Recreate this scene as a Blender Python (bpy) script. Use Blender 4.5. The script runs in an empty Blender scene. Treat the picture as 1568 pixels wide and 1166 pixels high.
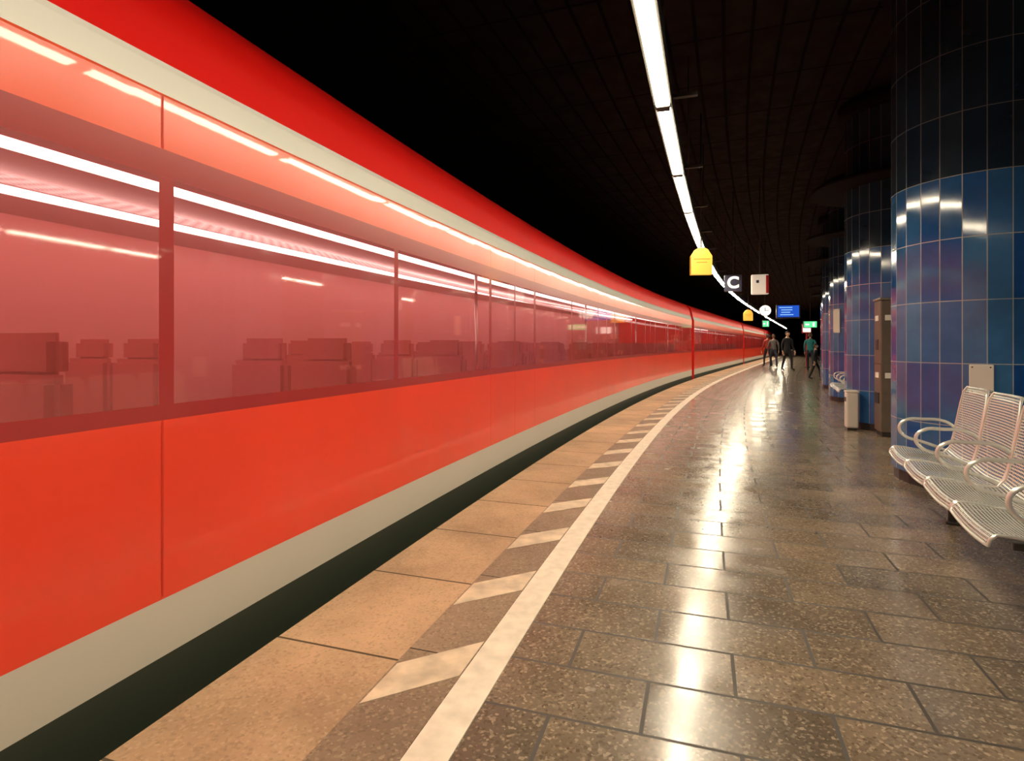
import bpy, bmesh, math, random
from mathutils import Vector, Matrix
random.seed(7)
scn=bpy.context.scene
scn.view_settings.view_transform='Standard'
scn.view_settings.look='None'

# ------------------------------------------------------------ helpers: platform alignment
TAB=[(-30,.30),(0,.31),(2,.33),(5,.36),(8,.39),(12,.43),(17,.48),(23,.52),(35,.53),(120,.55)]
def slope(y):
    for (a,b),(c,d) in zip(TAB,TAB[1:]):
        if y<=c: return b+(d-b)*(y-a)/(c-a)
    return TAB[-1][1]
DY=.1
ys=[-20+DY*i for i in range(1200)]
xs=[0.0]
for i in range(1,len(ys)): xs.append(xs[-1]+slope((ys[i]+ys[i-1])/2)*DY)
k=min(range(len(ys)),key=lambda i:abs(ys[i]-2.417)); o=xs[k]; xs=[x-o for x in xs]
ss=[0.0]
for i in range(1,len(ys)): ss.append(ss[-1]+math.hypot(xs[i]-xs[i-1],DY))
k=min(range(len(ys)),key=lambda i:abs(ys[i])); o=ss[k]; ss=[s-o for s in ss]
import bisect
def at(s,off=0.0):
    i=max(1,min(len(ss)-1,bisect.bisect(ss,s)))
    t=(s-ss[i-1])/(ss[i]-ss[i-1])
    x=xs[i-1]+(xs[i]-xs[i-1])*t; y=ys[i-1]+(ys[i]-ys[i-1])*t
    m=slope(y); th=math.atan(m)
    return x+off*math.cos(th), y-off*math.sin(th), th
def P(s,off,z):
    x,y,th=at(s,off); return (x,y,z)
def proj(x,y):
    i=min(range(len(ys)),key=lambda i:(xs[i]-x)**2+(ys[i]-y)**2)
    th=math.atan(slope(ys[i]))
    dx,dy=x-xs[i],y-ys[i]
    return ss[i]+dx*math.sin(th)+dy*math.cos(th), dx*math.cos(th)-dy*math.sin(th)

# ------------------------------------------------------------ materials
def new(name):
    m=bpy.data.materials.new(name); m.use_nodes=True
    nt=m.node_tree; return m,nt,nt.nodes['Principled BSDF']
def mat(name,col,rough=.5,metal=0,spec=.5,coat=0,noise=0,nscale=8,emit=0,bump=0):
    m,nt,b=new(name)
    b.inputs['Base Color'].default_value=(*col,1); b.inputs['Roughness'].default_value=rough
    b.inputs['Metallic'].default_value=metal; b.inputs['Specular IOR Level'].default_value=spec
    b.inputs['Coat Weight'].default_value=coat
    if emit:
        b.inputs['Emission Color'].default_value=(*col,1); b.inputs['Emission Strength'].default_value=emit
    if noise or bump:
        tc=nt.nodes.new('ShaderNodeTexCoord'); n=nt.nodes.new('ShaderNodeTexNoise')
        n.inputs['Scale'].default_value=nscale; n.inputs['Detail'].default_value=5
        nt.links.new(tc.outputs['Object'],n.inputs['Vector'])
        if noise:
            r=nt.nodes.new('ShaderNodeValToRGB')
            r.color_ramp.elements[0].position=.3; r.color_ramp.elements[1].position=.7
            r.color_ramp.elements[0].color=tuple(c*(1-noise) for c in col)+(1,)
            r.color_ramp.elements[1].color=tuple(min(1,c*(1+noise)) for c in col)+(1,)
            nt.links.new(n.outputs['Fac'],r.inputs['Fac']); nt.links.new(r.outputs['Color'],b.inputs['Base Color'])
        if bump:
            bp=nt.nodes.new('ShaderNodeBump'); bp.inputs['Strength'].default_value=bump; bp.inputs['Distance'].default_value=.005
            nt.links.new(n.outputs['Fac'],bp.inputs['Height']); nt.links.new(bp.outputs['Normal'],b.inputs['Normal'])
    return m
def emis(name,col,st):
    m=bpy.data.materials.new(name); m.use_nodes=True; nt=m.node_tree
    nt.nodes.clear(); e=nt.nodes.new('ShaderNodeEmission'); o=nt.nodes.new('ShaderNodeOutputMaterial')
    e.inputs['Color'].default_value=(*col,1); e.inputs['Strength'].default_value=st
    nt.links.new(e.outputs[0],o.inputs[0]); return m

def brickmat(name,c1,c2,mortar,bw,bh,ms,offset,rough,speck=0,speckcol=(.6,.5,.35),roughvar=.1,bump=.2,big=.25,spec=.5,swap=False,coat=0):
    m,nt,b=new(name); N=nt.nodes.new; L=nt.links.new
    uv=N('ShaderNodeUVMap'); br=N('ShaderNodeTexBrick')
    br.offset=offset; br.squash=1
    br.inputs['Color1'].default_value=(*c1,1); br.inputs['Color2'].default_value=(*c2,1); br.inputs['Mortar'].default_value=(*mortar,1)
    br.inputs['Scale'].default_value=1; br.inputs['Mortar Size'].default_value=ms; br.inputs['Mortar Smooth'].default_value=.1
    br.inputs['Brick Width'].default_value=bw; br.inputs['Row Height'].default_value=bh; br.inputs['Bias'].default_value=0
    if swap:
        sx=N('ShaderNodeSeparateXYZ'); cx=N('ShaderNodeCombineXYZ'); L(uv.outputs[0],sx.inputs[0]); L(sx.outputs[1],cx.inputs[0]); L(sx.outputs[0],cx.inputs[1])
        L(cx.outputs[0],br.inputs['Vector'])
    else: L(uv.outputs[0],br.inputs['Vector'])
    n=N('ShaderNodeTexNoise'); n.inputs['Scale'].default_value=1.3; n.inputs['Detail'].default_value=6; n.inputs['Roughness'].default_value=.65
    L(uv.outputs[0],n.inputs['Vector'])
    mr=N('ShaderNodeMapRange'); mr.inputs[1].default_value=.3; mr.inputs[2].default_value=.7; mr.inputs[3].default_value=1-big; mr.inputs[4].default_value=1+big
    L(n.outputs['Fac'],mr.inputs[0])
    mx=N('ShaderNodeVectorMath'); mx.operation='SCALE'; L(br.outputs['Color'],mx.inputs[0]); L(mr.outputs[0],mx.inputs['Scale'])
    col=mx.outputs[0]
    if speck:
        v=N('ShaderNodeTexVoronoi'); v.inputs['Scale'].default_value=105; L(uv.outputs[0],v.inputs['Vector'])
        sep=N('ShaderNodeSeparateColor'); L(v.outputs['Color'],sep.inputs[0])
        gt=N('ShaderNodeMapRange'); gt.inputs[1].default_value=.72; gt.inputs[2].default_value=1; gt.inputs[4].default_value=speck
        L(sep.outputs[0],gt.inputs[0])
        mm=N('ShaderNodeMix'); mm.data_type='RGBA'; L(gt.outputs[0],mm.inputs['Factor']); L(col,mm.inputs['A']); mm.inputs['B'].default_value=(*speckcol,1)
        lt=N('ShaderNodeMapRange'); lt.inputs[1].default_value=.3; lt.inputs[2].default_value=0; lt.inputs[4].default_value=speck
        L(sep.outputs[1],lt.inputs[0])
        m2=N('ShaderNodeMix'); m2.data_type='RGBA'; L(lt.outputs[0],m2.inputs['Factor']); L(mm.outputs['Result'],m2.inputs['A']); m2.inputs['B'].default_value=(c1[0]*.3,c1[1]*.3,c1[2]*.3,1)
        m3=N('ShaderNodeMix'); m3.data_type='RGBA'; L(br.outputs['Fac'],m3.inputs['Factor']); L(m2.outputs['Result'],m3.inputs['A']); m3.inputs['B'].default_value=(*mortar,1)
        col=m3.outputs['Result']
    L(col,b.inputs['Base Color'])
    n2=N('ShaderNodeTexNoise'); n2.inputs['Scale'].default_value=4; n2.inputs['Detail'].default_value=8; L(uv.outputs[0],n2.inputs['Vector'])
    r=N('ShaderNodeMapRange'); r.inputs[1].default_value=.3; r.inputs[2].default_value=.7; r.inputs[3].default_value=rough-roughvar; r.inputs[4].default_value=rough+roughvar
    L(n2.outputs['Fac'],r.inputs[0])
    ad=N('ShaderNodeMath'); ad.operation='MULTIPLY_ADD'; L(br.outputs['Fac'],ad.inputs[0]); ad.inputs[1].default_value=.4; L(r.outputs[0],ad.inputs[2])
    L(ad.outputs[0],b.inputs['Roughness'])
    b.inputs['Specular IOR Level'].default_value=spec
    inv=N('ShaderNodeMath'); inv.operation='MULTIPLY_ADD'; L(br.outputs['Fac'],inv.inputs[0]); inv.inputs[1].default_value=-1
    L(n2.outputs['Fac'],inv.inputs[2])
    bp=N('ShaderNodeBump'); bp.inputs['Strength'].default_value=bump; bp.inputs['Distance'].default_value=.002
    L(inv.outputs[0],bp.inputs['Height']); L(bp.outputs['Normal'],b.inputs['Normal'])
    return m

# ------------------------------------------------------------ mesh helpers
def link(ob,parent=None):
    scn.collection.objects.link(ob)
    if parent: ob.parent=parent
    return ob
def empty(name,loc=(0,0,0),rot=0):
    e=bpy.data.objects.new(name,None); e.location=loc; e.rotation_euler=(0,0,rot); e.empty_display_size=.1
    return link(e)
def mesh(name,vs,fs,mats,mi=None,uvs=None,parent=None,smooth=False):
    me=bpy.data.meshes.new(name); me.from_pydata(vs,[],fs)
    for m in (mats if isinstance(mats,list) else [mats]): me.materials.append(m)
    if mi: me.polygons.foreach_set('material_index',mi)
    if uvs:
        l=me.uv_layers.new(name='UVMap')
        for p in me.polygons:
            for li in p.loop_indices: l.data[li].uv=uvs[me.loops[li].vertex_index]
    if smooth: me.polygons.foreach_set('use_smooth',[True]*len(me.polygons))
    me.update()
    return link(bpy.data.objects.new(name,me),parent)
def sweep(name,prof,s0,s1,mats,step=.5,seg=None,parent=None,closed=False,smooth=False,cap=False):
    """profile of (off,z) swept along the platform; UV in metres (station, offset/arc)"""
    n=max(1,int(math.ceil((s1-s0)/step))); vs=[];fs=[];mi=[];uvs=[]
    d=[prof[0][0]]
    for a,b in zip(prof,prof[1:]): d.append(d[-1]+math.hypot(b[0]-a[0],b[1]-a[1]))
    m=len(prof)
    for i in range(n+1):
        s=s0+(s1-s0)*i/n
        for j,(o,z) in enumerate(prof): vs.append(P(s,o,z)); uvs.append((s,d[j]))
    J=m if closed else m-1
    for i in range(n):
        for j in range(J):
            a=i*m+j; b=i*m+(j+1)%m
            fs.append((a,b,b+m,a+m)); mi.append(seg[j] if seg else 0)
    if cap:
        fs.append(tuple(range(m))); mi.append(seg[0] if seg else 0)
        fs.append(tuple(n*m+j for j in reversed(range(m)))); mi.append(seg[0] if seg else 0)
    return mesh(name,vs,fs,mats,mi,uvs,parent,smooth)
def boxprof(o0,o1,z0,z1): return [(o0,z0),(o0,z1),(o1,z1),(o1,z0)]
def sbox(name,s0,s1,o0,o1,z0,z1,m,parent=None,step=1.0): return sweep(name,boxprof(o0,o1,z0,z1),s0,s1,m,step=step,parent=parent,closed=True,cap=True)
def box(name,loc,size,m,parent=None,rot=0,bev=.01,seg=2,matrix=None):
    bm=bmesh.new(); bmesh.ops.create_cube(bm,size=1)
    for v in bm.verts: v.co=Vector((v.co.x*size[0],v.co.y*size[1],v.co.z*size[2]))
    if bev: bmesh.ops.bevel(bm,geom=list(bm.edges),offset=min(bev,min(size)*.45),segments=seg,affect='EDGES',profile=.5)
    me=bpy.data.meshes.new(name); bm.to_mesh(me); bm.free(); me.materials.append(m)
    ob=bpy.data.objects.new(name,me); ob.location=loc; ob.rotation_euler=(0,0,rot)
    return link(ob,parent)
def cyl(name,loc,r,h,m,parent=None,n=24,axis='Z',r2=None,smooth=True):
    bm=bmesh.new(); bmesh.ops.create_cone(bm,cap_ends=True,segments=n,radius1=r,radius2=r if r2 is None else r2,depth=h)
    if axis=='X': bmesh.ops.rotate(bm,verts=bm.verts,matrix=Matrix.Rotation(math.pi/2,3,'Y'))
    if axis=='Y': bmesh.ops.rotate(bm,verts=bm.verts,matrix=Matrix.Rotation(math.pi/2,3,'X'))
    me=bpy.data.meshes.new(name); bm.to_mesh(me); bm.free(); me.materials.append(m)
    if smooth:
        for p in me.polygons: p.use_smooth=len(p.vertices)==4
    ob=bpy.data.objects.new(name,me); ob.location=loc; return link(ob,parent)
def tube(name,pts,r,m,parent=None,cyclic=False,poly=False,res=4):
    cu=bpy.data.curves.new(name,'CURVE'); cu.dimensions='3D'; cu.bevel_depth=r; cu.bevel_resolution=2; cu.use_fill_caps=True
    sp=cu.splines.new('POLY' if poly else 'BEZIER')
    if poly:
        sp.points.add(len(pts)-1)
        for p,q in zip(sp.points,pts): p.co=(*q,1)
    else:
        sp.bezier_points.add(len(pts)-1)
        for p,q in zip(sp.bezier_points,pts): p.co=q; p.handle_left_type=p.handle_right_type='AUTO'
        sp.resolution_u=res
    sp.use_cyclic_u=cyclic
    cu.materials.append(m); ob=bpy.data.objects.new(name,cu); return link(ob,parent)

# ------------------------------------------------------------ floor / shell
EDGE=-.90; SLAB=-.335
M_floor=brickmat('terrazzo_tiles',(.250,.188,.130),(.150,.120,.090),(.045,.035,.026),.58,.29,.007,.5,.21,speck=.58,speckcol=(.54,.43,.31),roughvar=.07,bump=.16,big=.38,swap=True,spec=.8)
M_slab=brickmat('edge_slab_stone',(.58,.38,.23),(.46,.30,.18),(.10,.07,.04),.72,3.0,.006,0,.55,speck=.35,speckcol=(.70,.50,.33),roughvar=.08,bump=.3,big=.32)
M_hband=brickmat('hatch_band_stone',(.30,.21,.14),(.24,.17,.115),(.05,.04,.03),.75,3.0,.004,0,.42,speck=.5,speckcol=(.5,.38,.26),roughvar=.08,big=.25)
M_paint=mat('line_paint',(.84,.74,.61),.45,noise=.12,nscale=14,bump=.2)
M_paint2=mat('hatch_paint',(.70,.56,.41),.5,noise=.25,nscale=9,bump=.2)
M_black=mat('black_soot',(.006,.005,.004),.9,spec=.1)
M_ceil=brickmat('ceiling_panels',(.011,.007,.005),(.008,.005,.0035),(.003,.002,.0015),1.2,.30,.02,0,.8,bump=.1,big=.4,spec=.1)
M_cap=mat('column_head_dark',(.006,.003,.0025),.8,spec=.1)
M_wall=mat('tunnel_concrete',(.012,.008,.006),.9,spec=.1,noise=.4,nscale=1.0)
S0,S1=-8,88
sweep('floor',[(SLAB,0),(9.0,0)],S0,S1,[M_floor],step=.5)
# track-side: slab, platform face, track bed
o=sweep('platform_edge_slab',[(EDGE,-.25),(EDGE,-.008),(EDGE+.008,0),(SLAB,0)],S0+.1,S1-.1,[M_slab],step=.5)
o2=sweep('warning_band',[(SLAB,.0015),(-.07,.0015)],S0+.3,S1-.3,[M_hband],step=.5)
sbox('platform_line',S0+.3,S1-.3,-.066,.066,.0,.004,M_paint,step=.5)
sA,oA=proj(-.515,1.898)
vs=[];fs=[]
k=-10
while True:
    s=sA+.755*k; k+=1
    if s<S0+1: continue
    if s>S1-2: break
    b=len(vs)
    for z in (.0016,.0040):
        vs+= [P(s,SLAB+.01,z),P(s+.25,-.072,z),P(s+.50,-.072,z),P(s+.25,SLAB+.01,z)]
    fs+=[(b+4,b+5,b+6,b+7),(b,b+1,b+5,b+4),(b+1,b+2,b+6,b+5),(b+2,b+3,b+7,b+6),(b+3,b,b+4,b+7)]
mesh('warning_hatching',vs,fs,M_paint2)
track=empty('railway_track')
sweep('track_bed',[(-6.1,-1.15),(EDGE-.02,-1.15),(EDGE-.02,-.26)],S0+.3,S1-.3,[M_black],step=2,parent=track)
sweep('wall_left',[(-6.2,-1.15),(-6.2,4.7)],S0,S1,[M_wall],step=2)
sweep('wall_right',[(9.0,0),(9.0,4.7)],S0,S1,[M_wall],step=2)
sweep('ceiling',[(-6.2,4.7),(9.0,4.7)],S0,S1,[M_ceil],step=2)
for nm,s in (('wall_back',S0),('wall_far',S1)):
    mesh(nm,[P(s,-6.2,-1.15),P(s,9,-1.15),P(s,9,4.7),P(s,-6.2,4.7)],[(0,1,2,3)],M_wall)

# ------------------------------------------------------------ lights
M_lamp=emis('fluorescent',(1.0,.86,.62),74)
M_house=mat('lamp_housing',(.025,.02,.015),.6)
def lightrow(nm,off,sj,n0,n1,z=2.8,w=.085,M=None):
    e=empty(nm)
    for k in range(n0,n1):
        a=sj+1.63*k+.05; b=a+1.53
        sbox('tube_%d'%(k-n0),a,b,off-w/2,off+w/2,z,z+.028,M or M_lamp,e,step=1.58)
        sbox('end_cap_%d'%(k-n0),a-.09,a-.01,off-w/2,off+w/2,z-.004,z+.03,M_house,e)
        sbox('bracket_%d'%(k-n0),a-.065,a-.03,off+.06,off+.22,z+.06,z+.085,M_house,e)
    sA=sj+1.63*n0; sB=sj+1.63*n1
    sweep('trunking',boxprof(off-w/2-.018,off+w/2+.018,z+.030,z+.12),sA,sB,M_house,step=1.63,parent=e,closed=True,cap=True)
    for i,sg in enumerate((-1,1)):
        o0=off+sg*(w/2+.002); o1=off+sg*(w/2+.016)
        sweep('shield_%d'%i,boxprof(min(o0,o1),max(o0,o1),z+.009,z+.031),sA,sB,M_house,step=1.63,parent=e,closed=True,cap=True)
    for k in range(n0,n1,2):
        x,y,_=at(sj+1.63*k,off); cyl('hanger_%d'%k,(x,y,(z+.12+4.7)/2),.008,4.7-z-.12,M_house,e,n=8)
    return e
sj,oj=proj(1.04,3.85)
lightrow('ceiling_light_row',.50,sj,-4,36)
M_lamp2=emis('fluorescent_far',(1.0,.9,.68),60)
lightrow('ceiling_light_row',6.3,sj,-3,22,M=M_lamp2)

# ------------------------------------------------------------ train
T=-1.07
M_red=mat('train_red',(.88,.058,.024),.30,coat=.3,noise=.06,nscale=1)
M_red2=mat('train_orange_red',(.90,.105,.045),.28,coat=.3)
M_roof=mat('train_roof_red',(.90,.006,.003),.45)
M_glint=mat('train_painted_reflection',(.95,.92,.86),.22,coat=.5)  # lamp reflection on the roof shoulder, painted as a white band
M_grey=mat('train_grey_skirt',(.60,.56,.49),.45)
M_green=mat('train_dark_sill',(.034,.044,.030),.5)
M_maroon=mat('train_window_frame',(.38,.030,.030),.3,coat=.3)
M_seam=mat('door_seam',(.66,.035,.018),.6)
M_int=mat('train_interior_panel',(.62,.26,.24),.5)
M_intc=mat('train_interior_ceiling',(.55,.40,.38),.5)
M_seat=mat('train_seat_fabric',(.50,.13,.12),.8)
M_pole=mat('train_pole',(.75,.7,.65),.25,metal=1)
M_tl=emis('train_interior_light',(1,.93,.85),14)
g=bpy.data.materials.new('train_glass'); g.use_nodes=True; nt=g.node_tree; nt.nodes.clear()
N=nt.nodes.new;L=nt.links.new
tr=N('ShaderNodeBsdfTransparent'); tr.inputs[0].default_value=(.78,.46,.46,1)
df=N('ShaderNodeBsdfDiffuse'); df.inputs[0].default_value=(.56,.12,.11,1)
gl=N('ShaderNodeBsdfGlossy'); gl.inputs['Roughness'].default_value=.04; gl.inputs['Color'].default_value=(1,.9,.88,1)
m1=N('ShaderNodeMixShader'); m1.inputs[0].default_value=.34; L(tr.outputs[0],m1.inputs[1]); L(df.outputs[0],m1.inputs[2])
fr=N('ShaderNodeFresnel'); fr.inputs[0].default_value=1.6
m2=N('ShaderNodeMixShader'); L(fr.outputs[0],m2.inputs[0]); L(m1.outputs[0],m2.inputs[1]); L(gl.outputs[0],m2.inputs[2])
oo=N('ShaderNodeOutputMaterial'); L(m2.outputs[0],oo.inputs[0]); M_glass=g
rk,nt,b=new('luggage_rack_mesh'); N=nt.nodes.new;L=nt.links.new
uv=N('ShaderNodeUVMap'); ck=N('ShaderNodeTexChecker'); ck.inputs['Scale'].default_value=30; L(uv.outputs[0],ck.inputs[0])
ck.inputs['Color1'].default_value=(.98,.96,.92,1); ck.inputs['Color2'].default_value=(.40,.30,.29,1)
L(ck.outputs[0],b.inputs['Base Color']); b.inputs['Roughness'].default_value=.4; M_rack=rk

train=empty('commuter_train')
joints=[-7.5,22.0,40.0,58.0,76.0]
for ci,(a,bb) in enumerate(zip(joints,joints[1:])):
    a+=.25; bb-=.25
    st=.75
    sweep('body_lower_%d'%ci,[(T-.08,-.6),(T,-.14),(T,.075),(T,.085),(T,.29),(T,.93)],a,bb,[M_green,M_grey,M_red],step=st,seg=[0,0,0,1,2],parent=train)
    sweep('window_sill_%d'%ci,[(T,.93),(T,.985)],a,bb,[M_maroon],step=st,parent=train)
    sweep('window_head_%d'%ci,[(T,1.80),(T,1.90)],a,bb,[M_maroon],step=st,parent=train)
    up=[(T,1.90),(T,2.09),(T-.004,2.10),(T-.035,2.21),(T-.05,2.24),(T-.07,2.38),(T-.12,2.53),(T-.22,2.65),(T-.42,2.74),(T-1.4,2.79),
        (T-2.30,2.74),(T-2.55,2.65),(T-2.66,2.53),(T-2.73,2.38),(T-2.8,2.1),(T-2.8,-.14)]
    bo=sweep('body_upper_%d'%ci,up,a,bb,[M_red2,M_glint,M_roof,M_red],step=st,seg=[0,0,1,1]+[2]*9+[3,3],parent=train,smooth=False)
    for p in bo.data.polygons: p.use_smooth=(p.material_index==2)
    ring=[(T,-.14),(T,2.1)]+up[4:]
    for nm,s in (('end_wall_near',a),('end_wall_far',bb)):
        vv=[P(s,o_,z_) for o_,z_ in ring]
        mesh('%s_%d'%(nm,ci),vv,[tuple(range(len(vv)))],M_roof,parent=train)
    sweep('interior_%d'%ci,[(T-.03,.02),(T-2.7,.02),(T-2.7,2.1),(T-2.4,2.2),(T-.45,2.2),(T-.04,2.02),(T-.02,1.9)],a,bb,[M_int,M_intc],step=st,seg=[1,0,1,1,1,1],parent=train)
    sbox('interior_light_strip_%d'%ci,a+.3,bb-.3,T-.53,T-.47,1.90,1.925,M_tl,train,step=st)
    sbox('interior_light_strip_far_%d'%ci,a+.3,bb-.3,T-2.2,T-2.1,2.12,2.15,M_tl,train,step=st)
    sweep('luggage_rack_%d'%ci,[(T-.22,1.70),(T-.46,1.79)],a+.3,bb-.3,[M_rack],step=st,parent=train)
    s=a; vg=[];fg=[];vp=[];fp=[];vd=[];fd=[]
    def quad(V,F,s0,s1,z0,z1,off=T):
        n=max(1,int((s1-s0)/.5)); 
        for i in range(n):
            p=s0+(s1-s0)*i/n;q=s0+(s1-s0)*(i+1)/n
            b_=len(V); V.extend([P(p,off,z0),P(q,off,z0),P(q,off,z1),P(p,off,z1)]); F.append((b_,b_+1,b_+2,b_+3))
    Z0,Z1=.985,1.80
    while s<bb-.1:
        for kind,w in (('p',.06),('g',1.55),('p',.05),('g',1.55),('p',.06),('g',.60),('p',.04),('g',.60),('p',.0)):
            e_=min(s+w,bb)
            if e_<=s: continue
            if kind=='g':
                quad(vg,fg,s,e_,Z0,Z1)
                if w<1:
                    for q in (s-.03,e_+.01):
                        quad(vd,fd,q,q+.006,.30,.93,T+.003); quad(vd,fd,q,q+.006,1.9,2.09,T+.003)
            else: quad(vp,fp,s,e_,Z0,Z1)
            s=e_
    mesh('windows_%d'%ci,vg,fg,M_glass,parent=train)
    mesh('window_pillars_%d'%ci,vp,fp,M_maroon,parent=train)
    mesh('door_seams_%d'%ci,vd,fd,M_seam,parent=train)
    if ci<2:
        bm=bmesh.new(); s=a+.7
        def addb(s,o0,o1,z0,z1,l):
            c=bmesh.ops.create_cube(bm,size=1)['verts']
            x,y,th=at(s,(o0+o1)/2)
            Mx=Matrix.Translation((x,y,(z0+z1)/2))@Matrix.Rotation(-th,4,'Z')@Matrix.Diagonal((o1-o0,l,z1-z0,1))
            bmesh.ops.transform(bm,matrix=Mx,verts=c)
            bmesh.ops.bevel(bm,geom=list({e for v in c for e in v.link_edges}),offset=.03,segments=2,affect='EDGES')
        while s<bb-1:
            for o0 in (T-.58,T-1.06,T-2.12,T-2.6):
                addb(s,o0,o0+.44,.45,1.10,.09); addb(s+.24,o0,o0+.44,.40,.50,.45)
                addb(s+.03,o0+.05,o0+.39,1.08,1.24,.07)
            s+=1.62
        me=bpy.data.meshes.new('seats'); bm.to_mesh(me); bm.free(); me.materials.append(M_seat)
        link(bpy.data.objects.new('seats_%d'%ci,me),train)
        s=a+3.6
        while s<bb-1:
            x,y,_=at(s,T-.35); cyl('grab_pole_%d_%d'%(ci,int(s*10)),(x,y,1.1),.016,2.2,M_pole,train,n=10)
            s+=4.57
M_bel=mat('bellows_rubber',(.02,.018,.018),.7)
for i,s in enumerate(joints[1:-1]):
    pr=[(T-.12,-.1),(T-.12,2.3),(T-.5,2.6),(T-2.3,2.6),(T-2.68,2.3),(T-2.68,-.1)]
    sweep('bellows_%d'%i,pr,s-.25,s+.25,M_bel,step=.1,parent=train)
for i,s in enumerate([2,18,25.5,36.5,43.5,54.5]):
    for d in (-1.1,1.1):
        for off in (T-.6,T-2.2):
            x,y,th=at(s+d,off); w=cyl('wheel_%d_%d_%d'%(i,int(d*10),int(-off*10)),(x,y,-.71),.41,.12,M_bel,train,n=28,axis='X'); w.rotation_euler=(0,0,-th)
M_rail=mat('rail_steel',(.15,.12,.1),.4,metal=1)
for i,off in enumerate((T-.65,T-2.15)):
    sbox('rail_%d'%i,S0+1,S1-1,off-.035,off+.035,-1.15,-1.13,M_rail,track,step=1)

# ------------------------------------------------------------ columns
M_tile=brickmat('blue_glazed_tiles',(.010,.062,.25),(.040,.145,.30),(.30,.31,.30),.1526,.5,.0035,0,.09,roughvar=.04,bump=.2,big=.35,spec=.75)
M_tile_shade=brickmat('shaded_glazed_tiles',(.010,.022,.045),(.020,.034,.050),(.10,.10,.10),.1526,.5,.0035,0,.09,roughvar=.04,bump=.2,big=.35,spec=.9)  # darker copy of the blue tiles: shade above the lamps put into the colour
M_base=mat('column_plinth',(.02,.02,.022),.4)
def column(x,y,R=.68,n=28,top=4.7,head=True):
    e=empty('tiled_column',(x,y,0))
    for nm,za,zb,M in (('tiles',.10,2.55,M_tile),('upper_tiles',2.55,top,M_tile_shade)):
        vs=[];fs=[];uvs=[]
        for i in range(n):
            a0=2*math.pi*(i)/n; a1=2*math.pi*(i+1)/n
            b=len(vs)
            for zz in (za,zb):
                for kk,aa in ((i,a0),(i+1,a1)):
                    vs.append((R*math.cos(aa),R*math.sin(aa),zz)); uvs.append((kk*.1526,zz-.05+.5))
            fs.append((b,b+1,b+3,b+2))
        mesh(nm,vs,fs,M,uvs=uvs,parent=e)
    cyl('plinth',(0,0,.05),R-.02,.10,M_base,e,n=n,smooth=False)
    if head: cyl('column_head',(0,0,3.48),R+.45,.05,M_cap,e,n=48)
    cyl('ceiling_collar',(0,0,top-.1),R+.10,.2,M_cap,e,n=40)
    return e
cols=[(4.09,4.92),(5.59,8.22),(7.49,12.06)]
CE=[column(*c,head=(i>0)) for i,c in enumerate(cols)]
s3,o3=proj(*cols[2])
for kk in range(1,5):
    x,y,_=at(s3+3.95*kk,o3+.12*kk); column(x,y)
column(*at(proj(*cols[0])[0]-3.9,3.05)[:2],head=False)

# ------------------------------------------------------------ bench
sm,nt,b=new('perforated_steel'); N=nt.nodes.new;L=nt.links.new
b.inputs['Base Color'].default_value=(.62,.64,.60,1); b.inputs['Metallic'].default_value=.3; b.inputs['Roughness'].default_value=.36
uv=N('ShaderNodeUVMap'); 
sc=N('ShaderNodeVectorMath'); sc.operation='SCALE'; sc.inputs['Scale'].default_value=62; L(uv.outputs[0],sc.inputs[0])
fr=N('ShaderNodeVectorMath'); fr.operation='FRACTION'; L(sc.outputs[0],fr.inputs[0])
sb=N('ShaderNodeVectorMath'); sb.operation='SUBTRACT'; sb.inputs[1].default_value=(.5,.5,0); L(fr.outputs[0],sb.inputs[0])
ln=N('ShaderNodeVectorMath'); ln.operation='LENGTH'; L(sb.outputs[0],ln.inputs[0])
gt=N('ShaderNodeMath'); gt.operation='GREATER_THAN'; gt.inputs[1].default_value=.35; L(ln.outputs['Value'],gt.inputs[0]); L(gt.outputs[0],b.inputs['Alpha'])
M_perf=sm
M_steel=mat('brushed_steel',(.74,.75,.70),.25,metal=.5)
M_dark=mat('dark_steel',(.06,.055,.05),.4,metal=.6)
PROF=[(-.005,.405),(.0,.43),(.022,.452),(.08,.450),(.17,.437),(.26,.425),(.32,.43),(.355,.47),(.375,.55),(.395,.66),(.415,.78),(.43,.87),(.445,.905),(.475,.90)]
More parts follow.
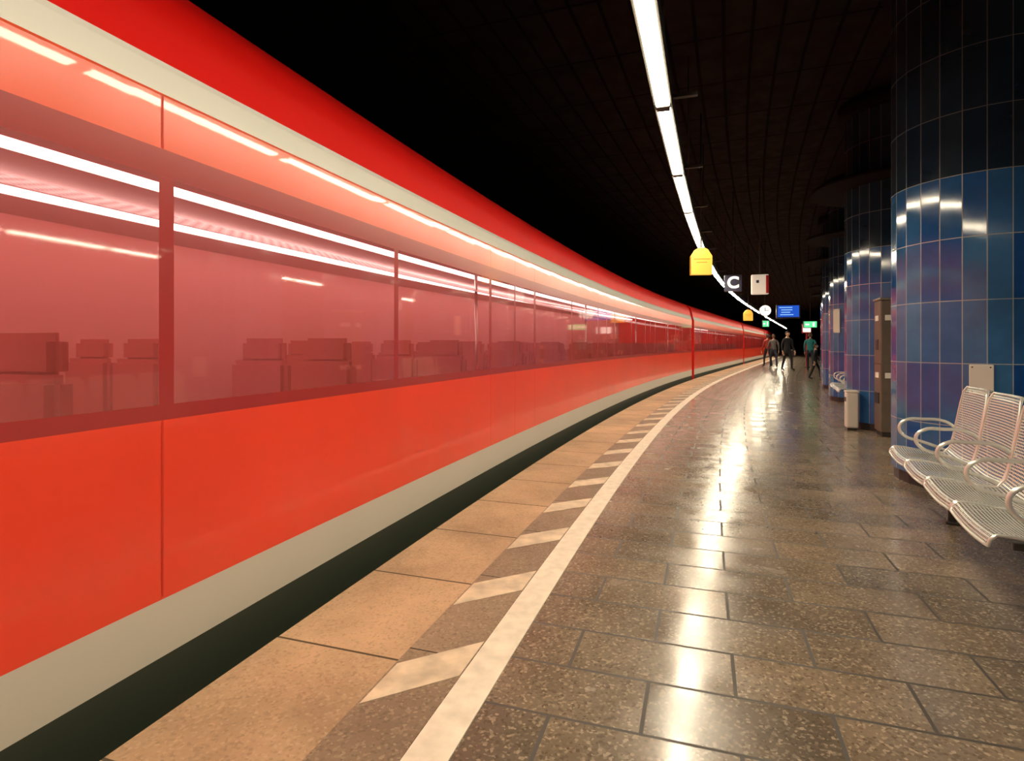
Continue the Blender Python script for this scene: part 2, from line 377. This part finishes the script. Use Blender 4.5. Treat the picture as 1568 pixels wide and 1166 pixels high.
def bench(p0,p1,n):
    th=math.atan2(p1[0]-p0[0],p1[1]-p0[1]); pitch=math.hypot(p1[0]-p0[0],p1[1]-p0[1])/n
    e=empty('metal_bench',(p0[0],p0[1],0),-th)
    for i in range(n):
        y0=i*pitch+.010; y1=(i+1)*pitch-.010
        vs=[];fs=[];uvs=[]; NX=13; acc=0; m=len(PROF)
        for j,(px,pz) in enumerate(PROF):
            if j: acc+=math.hypot(px-PROF[j-1][0],pz-PROF[j-1][1])
            t=max(0,(j-9)/(m-10)); ins=.085*t**2.2
            for q in range(NX):
                u=q/(NX-1); yy=(y0+ins)+(y1-y0-2*ins)*u
                dish=.014*math.sin(math.pi*u)
                vs.append((px+(dish if pz>.5 else 0),yy,pz-(dish if pz<.5 else 0))); uvs.append((acc,yy))
        for j in range(m-1):
            for q in range(NX-1):
                a=j*NX+q; fs.append((a,a+1,a+NX+1,a+NX))
        mesh('seat_shell_%d'%i,vs,fs,M_perf,uvs=uvs,parent=e,smooth=True)
        rim=[vs[j*NX] for j in range(m)]+[vs[(m-1)*NX+q] for q in range(1,NX-1)]+[vs[j*NX+NX-1] for j in reversed(range(m))]
        rim+= [vs[q] for q in reversed(range(1,NX-1))]
        tube('seat_rim_%d'%i,rim,.008,M_steel,e,cyclic=True,poly=True)
    for i in range(n+1):
        y=i*pitch
        pts=[(.40,y,.60),(.33,y,.650),(.20,y,.66),(.09,y,.645),(.055,y,.59),(.09,y,.53),(.18,y,.50),(.27,y,.47),(.34,y,.44)]
        tube('armrest_%d'%i,pts,.011,M_steel,e)
    box('beam',(.25,n*pitch/2,.385),(.06,n*pitch-.1,.05),M_dark,e)
    for i in range(n+1):
        y=i*pitch; 
        if i in(0,n): y=y+(.05 if i==0 else -.05)
        box('cross_arm_%d'%i,(.21,y,.405),(.26,.03,.03),M_dark,e,bev=.004)
    for i,yy in enumerate((.30,n*pitch-.30)):
        box('leg_%d'%i,(.30,yy,.19),(.05,.06,.36),M_dark,e)
        box('foot_%d'%i,(.33,yy,.010),(.14,.08,.02),M_dark,e)
    return e
bench((1.88,2.235),(2.80,4.21),4)
bench((5.50,9.55),(6.30,11.25),3)

# ------------------------------------------------------------ cabinet, bins, plates
M_cab=mat('cabinet_brown',(.13,.10,.075),.35,noise=.15)
M_label=mat('label_white',(.8,.76,.68),.5)
M_metal=mat('cabinet_trim',(.35,.3,.24),.35,metal=.8)
def cabinet(x,y,rot):
    e=empty('ticket_machine',(x,y,0),rot)
    box('body',(0,0,.92),(.34,.34,1.72),M_cab,e,bev=.015)
    box('foot',(0,0,.03),(.30,.30,.06),M_dark,e)
    box('cap',(0,0,1.795),(.37,.37,.03),M_metal,e)
    for i,z in enumerate((1.55,.80)):
        box('label_%d'%i,(-.172,0,z),(.01,.16,.07),M_label,e,bev=.002)
        box('label_front_%d'%i,(-.06,-.172,z),(.12,.01,.07),M_label,e,bev=.002)
    box('slot',(-.172,0,1.2),(.01,.12,.14),M_dark,e,bev=.002)
    box('tray',(-.176,0,.5),(.015,.2,.14),M_dark,e,bev=.002)
    box('seam',(-.171,0,.95),(.006,.34,.012),M_dark,e,bev=0)
cabinet(5.00,7.48,-.36)
M_bin=mat('bin_white',(.66,.63,.56),.4)
def bin_(x,y,rot,h=.5):
    e=empty('waste_bin',(x,y,0),rot)
    box('body',(0,0,h/2+.03),(.15,.17,h),M_bin,e,bev=.02)
    box('base',(0,0,.016),(.12,.14,.03),M_dark,e,bev=.004)
    box('lid',(0,0,h+.04),(.16,.18,.03),M_bin,e,bev=.01)
    box('opening',(-.077,0,h-.07),(.006,.11,.06),M_dark,e,bev=.001)
bin_(4.79,8.03,-.36)
def plate(parent,ang,z,w,h,R=.68):
    e=empty('notice_plate',((R+.005)*math.cos(ang),(R+.005)*math.sin(ang),z),ang); e.parent=parent
    box('panel',(0,0,0),(.02,w,h),M_bin,e,bev=.006)
    for k,(yy,zz) in enumerate(((-w/2+.02,h/2-.02),(w/2-.02,h/2-.02),(-w/2+.02,-h/2+.02),(w/2-.02,-h/2+.02))):
        cyl('screw_%d'%k,(.011,yy,zz),.006,.004,M_dark,e,n=10,axis='X')
plate(CE[0],math.radians(-131.5),.93,.15,.23)
plate(CE[2],math.radians(-170),1.7,.18,.5)

# ------------------------------------------------------------ signs
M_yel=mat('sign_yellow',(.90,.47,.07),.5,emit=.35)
M_sw=emis('sign_white',(1,.9,.75),1.6)
M_navy=mat('sign_dark_blue',(.03,.03,.07),.4)
M_redp=mat('sign_red',(.45,.01,.01),.4)
M_blue=emis('display_blue',(.02,.10,.60),1.0)
M_cy=emis('display_text',(.35,.65,1),1.0)
M_gr=emis('exit_green',(.10,.75,.25),1.6)
def hanger(e,z,h=4.7,dx=0): cyl('rod_%d'%int((dx+1)*100),(dx,0,(z+h-e.location.z)/2),.012,h-e.location.z-z,M_house,e,n=8)
def house_sign(x,y,z,w,h,rot):
    e=empty('hanging_yellow_sign',(x,y,z),rot)
    t=.05
    pr=[(-w/2,-h/2),(w/2,-h/2),(w/2,h*.18),(w*.30,h*.42),(w*.12,h/2),(-w*.12,h/2),(-w*.30,h*.42),(-w/2,h*.18)]
    vs=[(a,-t,b) for a,b in pr]+[(a,t,b) for a,b in pr]; n=len(pr)
    fs=[tuple(range(n)),tuple(reversed(range(n,2*n)))]+[(i,i+n,(i+1)%n+n,(i+1)%n) for i in range(n)]
    mesh('body',vs,fs,M_yel,parent=e)
    mb=mat('sign_brown',(.55,.28,.04),.5)
    box('band',(0,-t-.003,.03),(w*.8,.006,.012),mb,e,bev=.001)
    box('band_low',(0,-t-.003,-.05*h),(w*.5,.006,.012),mb,e,bev=.001)
    hanger(e,h/2)
x,y=(1073-784)*8.6/870,8.6
house_sign(x,y,2.46,.31,.41,-.1)
house_sign((1145-784)*20/870,20,1.2+45*20/870,.30,.38,-.1)
def letter_sign(x,y,z,w,rot):
    e=empty('letter_sign',(x,y,z),rot)
    box('box',(0,0,0),(w,.12,w),M_navy,e,bev=.012)
    cu=bpy.data.curves.new('letter','FONT'); cu.body='C'; cu.size=w*.95; cu.align_x='CENTER'; cu.align_y='CENTER'; cu.extrude=.003; cu.offset=.012
    cu.materials.append(M_sw); t=bpy.data.objects.new('letter',cu); t.location=(0,-.065,0); t.rotation_euler=(math.pi/2,0,0); link(t,e)
    hanger(e,w/2)
letter_sign((1122-784)*13/870,13,1.2+94*13/870,.38,-.35)
def white_box(x,y,z,w,h,rot):
    e=empty('hanging_sign_box',(x,y,z),rot)
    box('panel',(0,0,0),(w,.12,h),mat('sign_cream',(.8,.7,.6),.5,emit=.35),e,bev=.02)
    box('side_band',(w/2-.03,-.005,0),(.06,.125,h*.9),M_redp,e,bev=.01)
    box('icon',(-.05,-.063,.06),(w*.16,.006,h*.14),M_navy,e,bev=.002)
    hanger(e,h/2)
white_box((1163-784)*12/870,12,1.2+92*12/870,.34,.42,-.3)
def clock(x,y,z,r,rot):
    e=empty('platform_clock',(x,y,z),rot)
    cyl('case',(0,0,0),r,.16,M_navy,e,axis='Y',n=40)
    cyl('face',(0,-.083,0),r*.92,.01,M_sw,e,axis='Y',n=40)
    box('hour_hand',(.0,-.092,.04),(.02,.004,.12),M_navy,e,bev=0); box('minute_hand',(.05,-.092,0),(.14,.004,.014),M_navy,e,bev=0)
    hanger(e,r)
clock((1171-784)*19/870,19,1.2+52*19/870,.19,-.35)
def display(x,y,z,w,h,rot):
    e=empty('departure_display',(x,y,z),rot)
    box('case',(0,0,0),(w+.1,.2,h+.1),M_navy,e,bev=.02)
    box('screen',(0,-.102,0),(w,.006,h),M_blue,e,bev=0)
    for i in range(4):
        box('text_%d'%i,(-.1+.04*(i%2),-.107,h*.33-i*h*.21),(w*(.62-.1*(i%3)),.003,h*.07),M_cy,e,bev=0)
    hanger(e,h/2+.05,dx=-.3); hanger(e,h/2+.05,dx=.3)
display((1206-784)*24/870,24,1.2+51*24/870,.82,.48,-.3)
def exitsign(x,y,z,w,h,rot):
    e=empty('exit_sign',(x,y,z),rot)
    box('case',(0,0,0),(w+.05,.1,h+.05),M_navy,e,bev=.01)
    box('panel',(0,-.052,0),(w,.006,h),M_gr,e,bev=0)
    box('arrow',(-w*.25,-.057,0),(w*.3,.003,h*.25),M_sw,e,bev=0); box('figure',(w*.25,-.057,0),(w*.14,.003,h*.7),M_sw,e,bev=0)
    hanger(e,h/2)
exitsign((1240-784)*25/870,25,1.2+31*25/870,.5,.26,-.3)
exitsign((1172-784)*30/870,30,1.2+32*30/870,.3,.3,-.3)
def post(x,y,h):
    e=empty('information_post',(x,y,0),-.4)
    box('pole',(0,0,h/2),(.08,.08,h),M_redp,e); box('head',(.0,0,h-.25),(.45,.12,.5),M_redp,e,bev=.02)
    box('poster',(0,-.063,h-.25),(.36,.006,.38),M_sw,e,bev=0); box('foot',(0,0,.02),(.3,.3,.04),M_dark,e)
post(*at(34,2.6)[:2],2.3)

# ------------------------------------------------------------ people
def person(kind,x,y,rot,H,top,legs,skin,hair,stride=.25,arms=(.1,-.1),bag=False):
    e=empty(kind,(x,y,0),rot)
    k=H/1.75
    hip=.93
    J={}
    J['pel']=(0,0,hip);J['wai']=(0,.0,1.10);J['che']=(0,-.01,1.30);J['nb']=(0,0,1.48);J['nk']=(0,-.01,1.56)
    for sd,sg in (('l',-1),('r',1)):
        f=stride*sg
        J['hip'+sd]=(.10*sg,0,.90); J['kn'+sd]=(.11*sg,-f*.55-.03,.50); J['an'+sd]=(.11*sg,-f*.9+.03,.09); J['to'+sd]=(.12*sg,-f*.9-.13,.035)
        J['sh'+sd]=(.185*sg,0,1.42); a=arms[0] if sg<0 else arms[1]
        J['el'+sd]=(.235*sg,a*.6+.02,1.14); J['wr'+sd]=(.24*sg,a-.07,.90); J['pa'+sd]=(.24*sg,a-.09,.83)
    rad=dict(pel=(.155,.11),wai=(.135,.10),che=(.165,.11),nb=(.08,.07),nk=(.052,.055))
    for sd in 'lr':
        rad.update({'hip'+sd:(.092,.092),'kn'+sd:(.062,.062),'an'+sd:(.045,.045),'to'+sd:(.042,.030),
                    'sh'+sd:(.068,.068),'el'+sd:(.048,.048),'wr'+sd:(.03,.03),'pa'+sd:(.036,.018)})
    bones=[('pel','wai'),('wai','che'),('che','nb'),('nb','nk')]
    for sd in 'lr': bones+=[('pel','hip'+sd),('hip'+sd,'kn'+sd),('kn'+sd,'an'+sd),('an'+sd,'to'+sd),('che','sh'+sd),('sh'+sd,'el'+sd),('el'+sd,'wr'+sd),('wr'+sd,'pa'+sd)]
    for sd,sg in (('l',-1),('r',1)):
        px,py,pz=J['pa'+sd]
        for fi in range(5):
            if fi==4:
                J['th1'+sd]=(px,py-.045,pz+.0);J['th2'+sd]=(px-.01*sg,py-.06,pz-.04)
                rad['th1'+sd]=rad['th2'+sd]=(.009,.009); bones+=[('pa'+sd,'th1'+sd),('th1'+sd,'th2'+sd)]
            else:
                q='f%d%s'%(fi,sd); L_=(.075,.085,.08,.06)[fi]; oy=-.026+.0175*fi
                J[q+'a']=(px,py+oy,pz-.045); J[q+'b']=(px-.008*sg,py+oy,pz-.045-L_*.55); J[q+'c']=(px-.022*sg,py+oy,pz-.045-L_)
                for c in 'abc': rad[q+c]=(.0085,.0085)
                bones+=[('pa'+sd,q+'a'),(q+'a',q+'b'),(q+'b',q+'c')]
    names=list(J); idx={n:i for i,n in enumerate(names)}
    me=bpy.data.meshes.new('b'); me.from_pydata([tuple(c*k for c in J[n]) for n in names],[(idx[a],idx[b]) for a,b in bones],[])
    ob=bpy.data.objects.new('b',me); scn.collection.objects.link(ob)
    md=ob.modifiers.new('s','SKIN'); md.use_smooth_shade=True
    sk=me.skin_vertices[0].data
    for n in names:
        r=rad[n]; sk[idx[n]].radius=(r[0]*k,r[1]*k)
    for v in sk: v.use_root=False
    sk[idx['pel']].use_root=True
    sub=ob.modifiers.new('u','SUBSURF'); sub.levels=1; sub.render_levels=1
    dg=bpy.context.evaluated_depsgraph_get()
    me2=bpy.data.meshes.new_from_object(ob.evaluated_get(dg)); bpy.data.objects.remove(ob)
    me2.materials.clear()
    sh_=mat('shoe',(.02,.018,.015),.5)
    for m_ in (top,legs,skin,sh_): me2.materials.append(m_)
    def seg(n):
        if n.startswith('f') or n.startswith('th') or n.startswith('pa'): return 2
        if n in('nk',): return 2
        if n[:2] in('kn','an') or n.startswith('hip'): return 1
        if n.startswith('to'): return 3
        return 0
    bl=[(Vector(J[a])*k,Vector(J[b])*k,seg(b)) for a,b in bones]
    for p in me2.polygons:
        c=p.center; best=9;bi=0
        for a,b,m_ in bl:
            d=b-a; t=max(0,min(1,(c-a).dot(d)/max(1e-9,d.dot(d)))); q=(c-(a+d*t)).length
            if q<best: best=q;bi=m_
        if bi==0 and c.z<.93*k and abs(c.x)<.2*k: bi=1
        p.material_index=bi; p.use_smooth=True
    link(bpy.data.objects.new('body',me2),e)
    bm=bmesh.new(); bmesh.ops.create_uvsphere(bm,u_segments=24,v_segments=18,radius=1)
    for v in bm.verts:
        c=v.co; w=.077*(1-.22*max(0,-c.z)); 
        yy=c.y*.097; zz=c.z*.118
        if c.y<-.85 and -.35<c.z<.1: yy-=.018*(1-abs(c.x)*3 if abs(c.x)<.33 else 0)
        if c.y<-.6 and c.z<-.55: yy-=.008
        v.co=Vector((c.x*w,yy,zz))
    me3=bpy.data.meshes.new('head'); bm.to_mesh(me3); bm.free(); me3.materials.append(skin); me3.materials.append(hair)
    for p in me3.polygons:
        c=p.center; p.use_smooth=True
        if c.z>.055 or (c.y>.01 and c.z>-.06): p.material_index=1
    h=bpy.data.objects.new('head',me3); h.location=(0,-.02*k,1.65*k); h.scale=(k,k,k); link(h,e)
    for sg in(-1,1):
        box('ear_%d'%(sg+1),(sg*.078*k,-.01*k,1.64*k),(.014,.03,.055),skin,e,bev=.006)
        box('eye_%d'%(sg+1),(sg*.03*k,-.108*k,1.66*k),(.022,.008,.010),hair,e,bev=.003)
    box('mouth',(0,-.107*k,1.595*k),(.04,.008,.008),mat('lips',(.35,.1,.08),.5),e,bev=.002)
    hr=bmesh.new(); bmesh.ops.create_uvsphere(hr,u_segments=20,v_segments=14,radius=1)
    for v in hr.verts:
        c=v.co; v.co=Vector((c.x*.086,c.y*.104+.012,max(c.z,-.35 if c.y>0 else .35)*.127+.008))
    me4=bpy.data.meshes.new('hair'); hr.to_mesh(me4); hr.free(); me4.materials.append(hair)
    for p in me4.polygons: p.use_smooth=True
    h=bpy.data.objects.new('hair',me4); h.location=(0,-.02*k,1.65*k); h.scale=(k,k,k); link(h,e)
    if bag:
        box('bag',(.33*k,.05,.80*k),(.12,.32,.30),mat('bag_dark',(.03,.025,.02),.6),e,bev=.04)
        tube('bag_strap',[(.30*k,.0,.92*k),(.17*k,.0,1.48*k),(.05*k,.10,1.44*k),(.30*k,.08,.92*k)],.012,M_dark,e)
    return e
skin=mat('skin',(.55,.32,.22),.5); hairb=mat('hair_dark',(.03,.02,.012),.6); hairl=mat('hair_brown',(.12,.06,.03),.6)
c_black=mat('coat_black',(.012,.012,.014),.8); c_navy=mat('jeans_dark',(.02,.025,.04),.8)
c_teal=mat('jacket_teal',(.01,.20,.20),.7); c_grey=mat('coat_grey',(.10,.09,.085),.8); c_red=mat('coat_red',(.3,.03,.02),.7)
def pp(px,py): Y=1044/(py-528); return ((px-784)*Y/870,Y)
person('standing_man',*pp(1205,568),.3,1.80,c_black,c_black,skin,hairb,stride=.2,bag=True)
person('walking_woman',*pp(1184,563),2.9,1.72,c_grey,c_navy,skin,hairl,stride=.28,arms=(.15,-.15))
person('walking_man',*pp(1175,562),3.3,1.75,c_red,c_black,skin,hairb,stride=.2)
person('woman_teal_jacket',*pp(1240,568),2.6,1.72,c_teal,c_navy,skin,hairl,stride=.2)
person('child',*pp(1248,581),1.2,1.22,c_black,c_black,skin,hairb,stride=.3,arms=(.15,-.15))

# ------------------------------------------------------------ world & camera
w=bpy.data.worlds.new('world'); scn.world=w; w.use_nodes=True
w.node_tree.nodes['Background'].inputs[0].default_value=(.02,.015,.012,1); w.node_tree.nodes['Background'].inputs[1].default_value=.1
cd=bpy.data.cameras.new('camera'); cam=bpy.data.objects.new('camera',cd); link(cam)
cam.location=(0,0,1.2); cam.rotation_euler=(math.pi/2,0,0)
cd.sensor_width=36; cd.lens=20.0; cd.shift_y=-56/1600; cd.clip_start=.05; cd.clip_end=300
scn.camera=cam
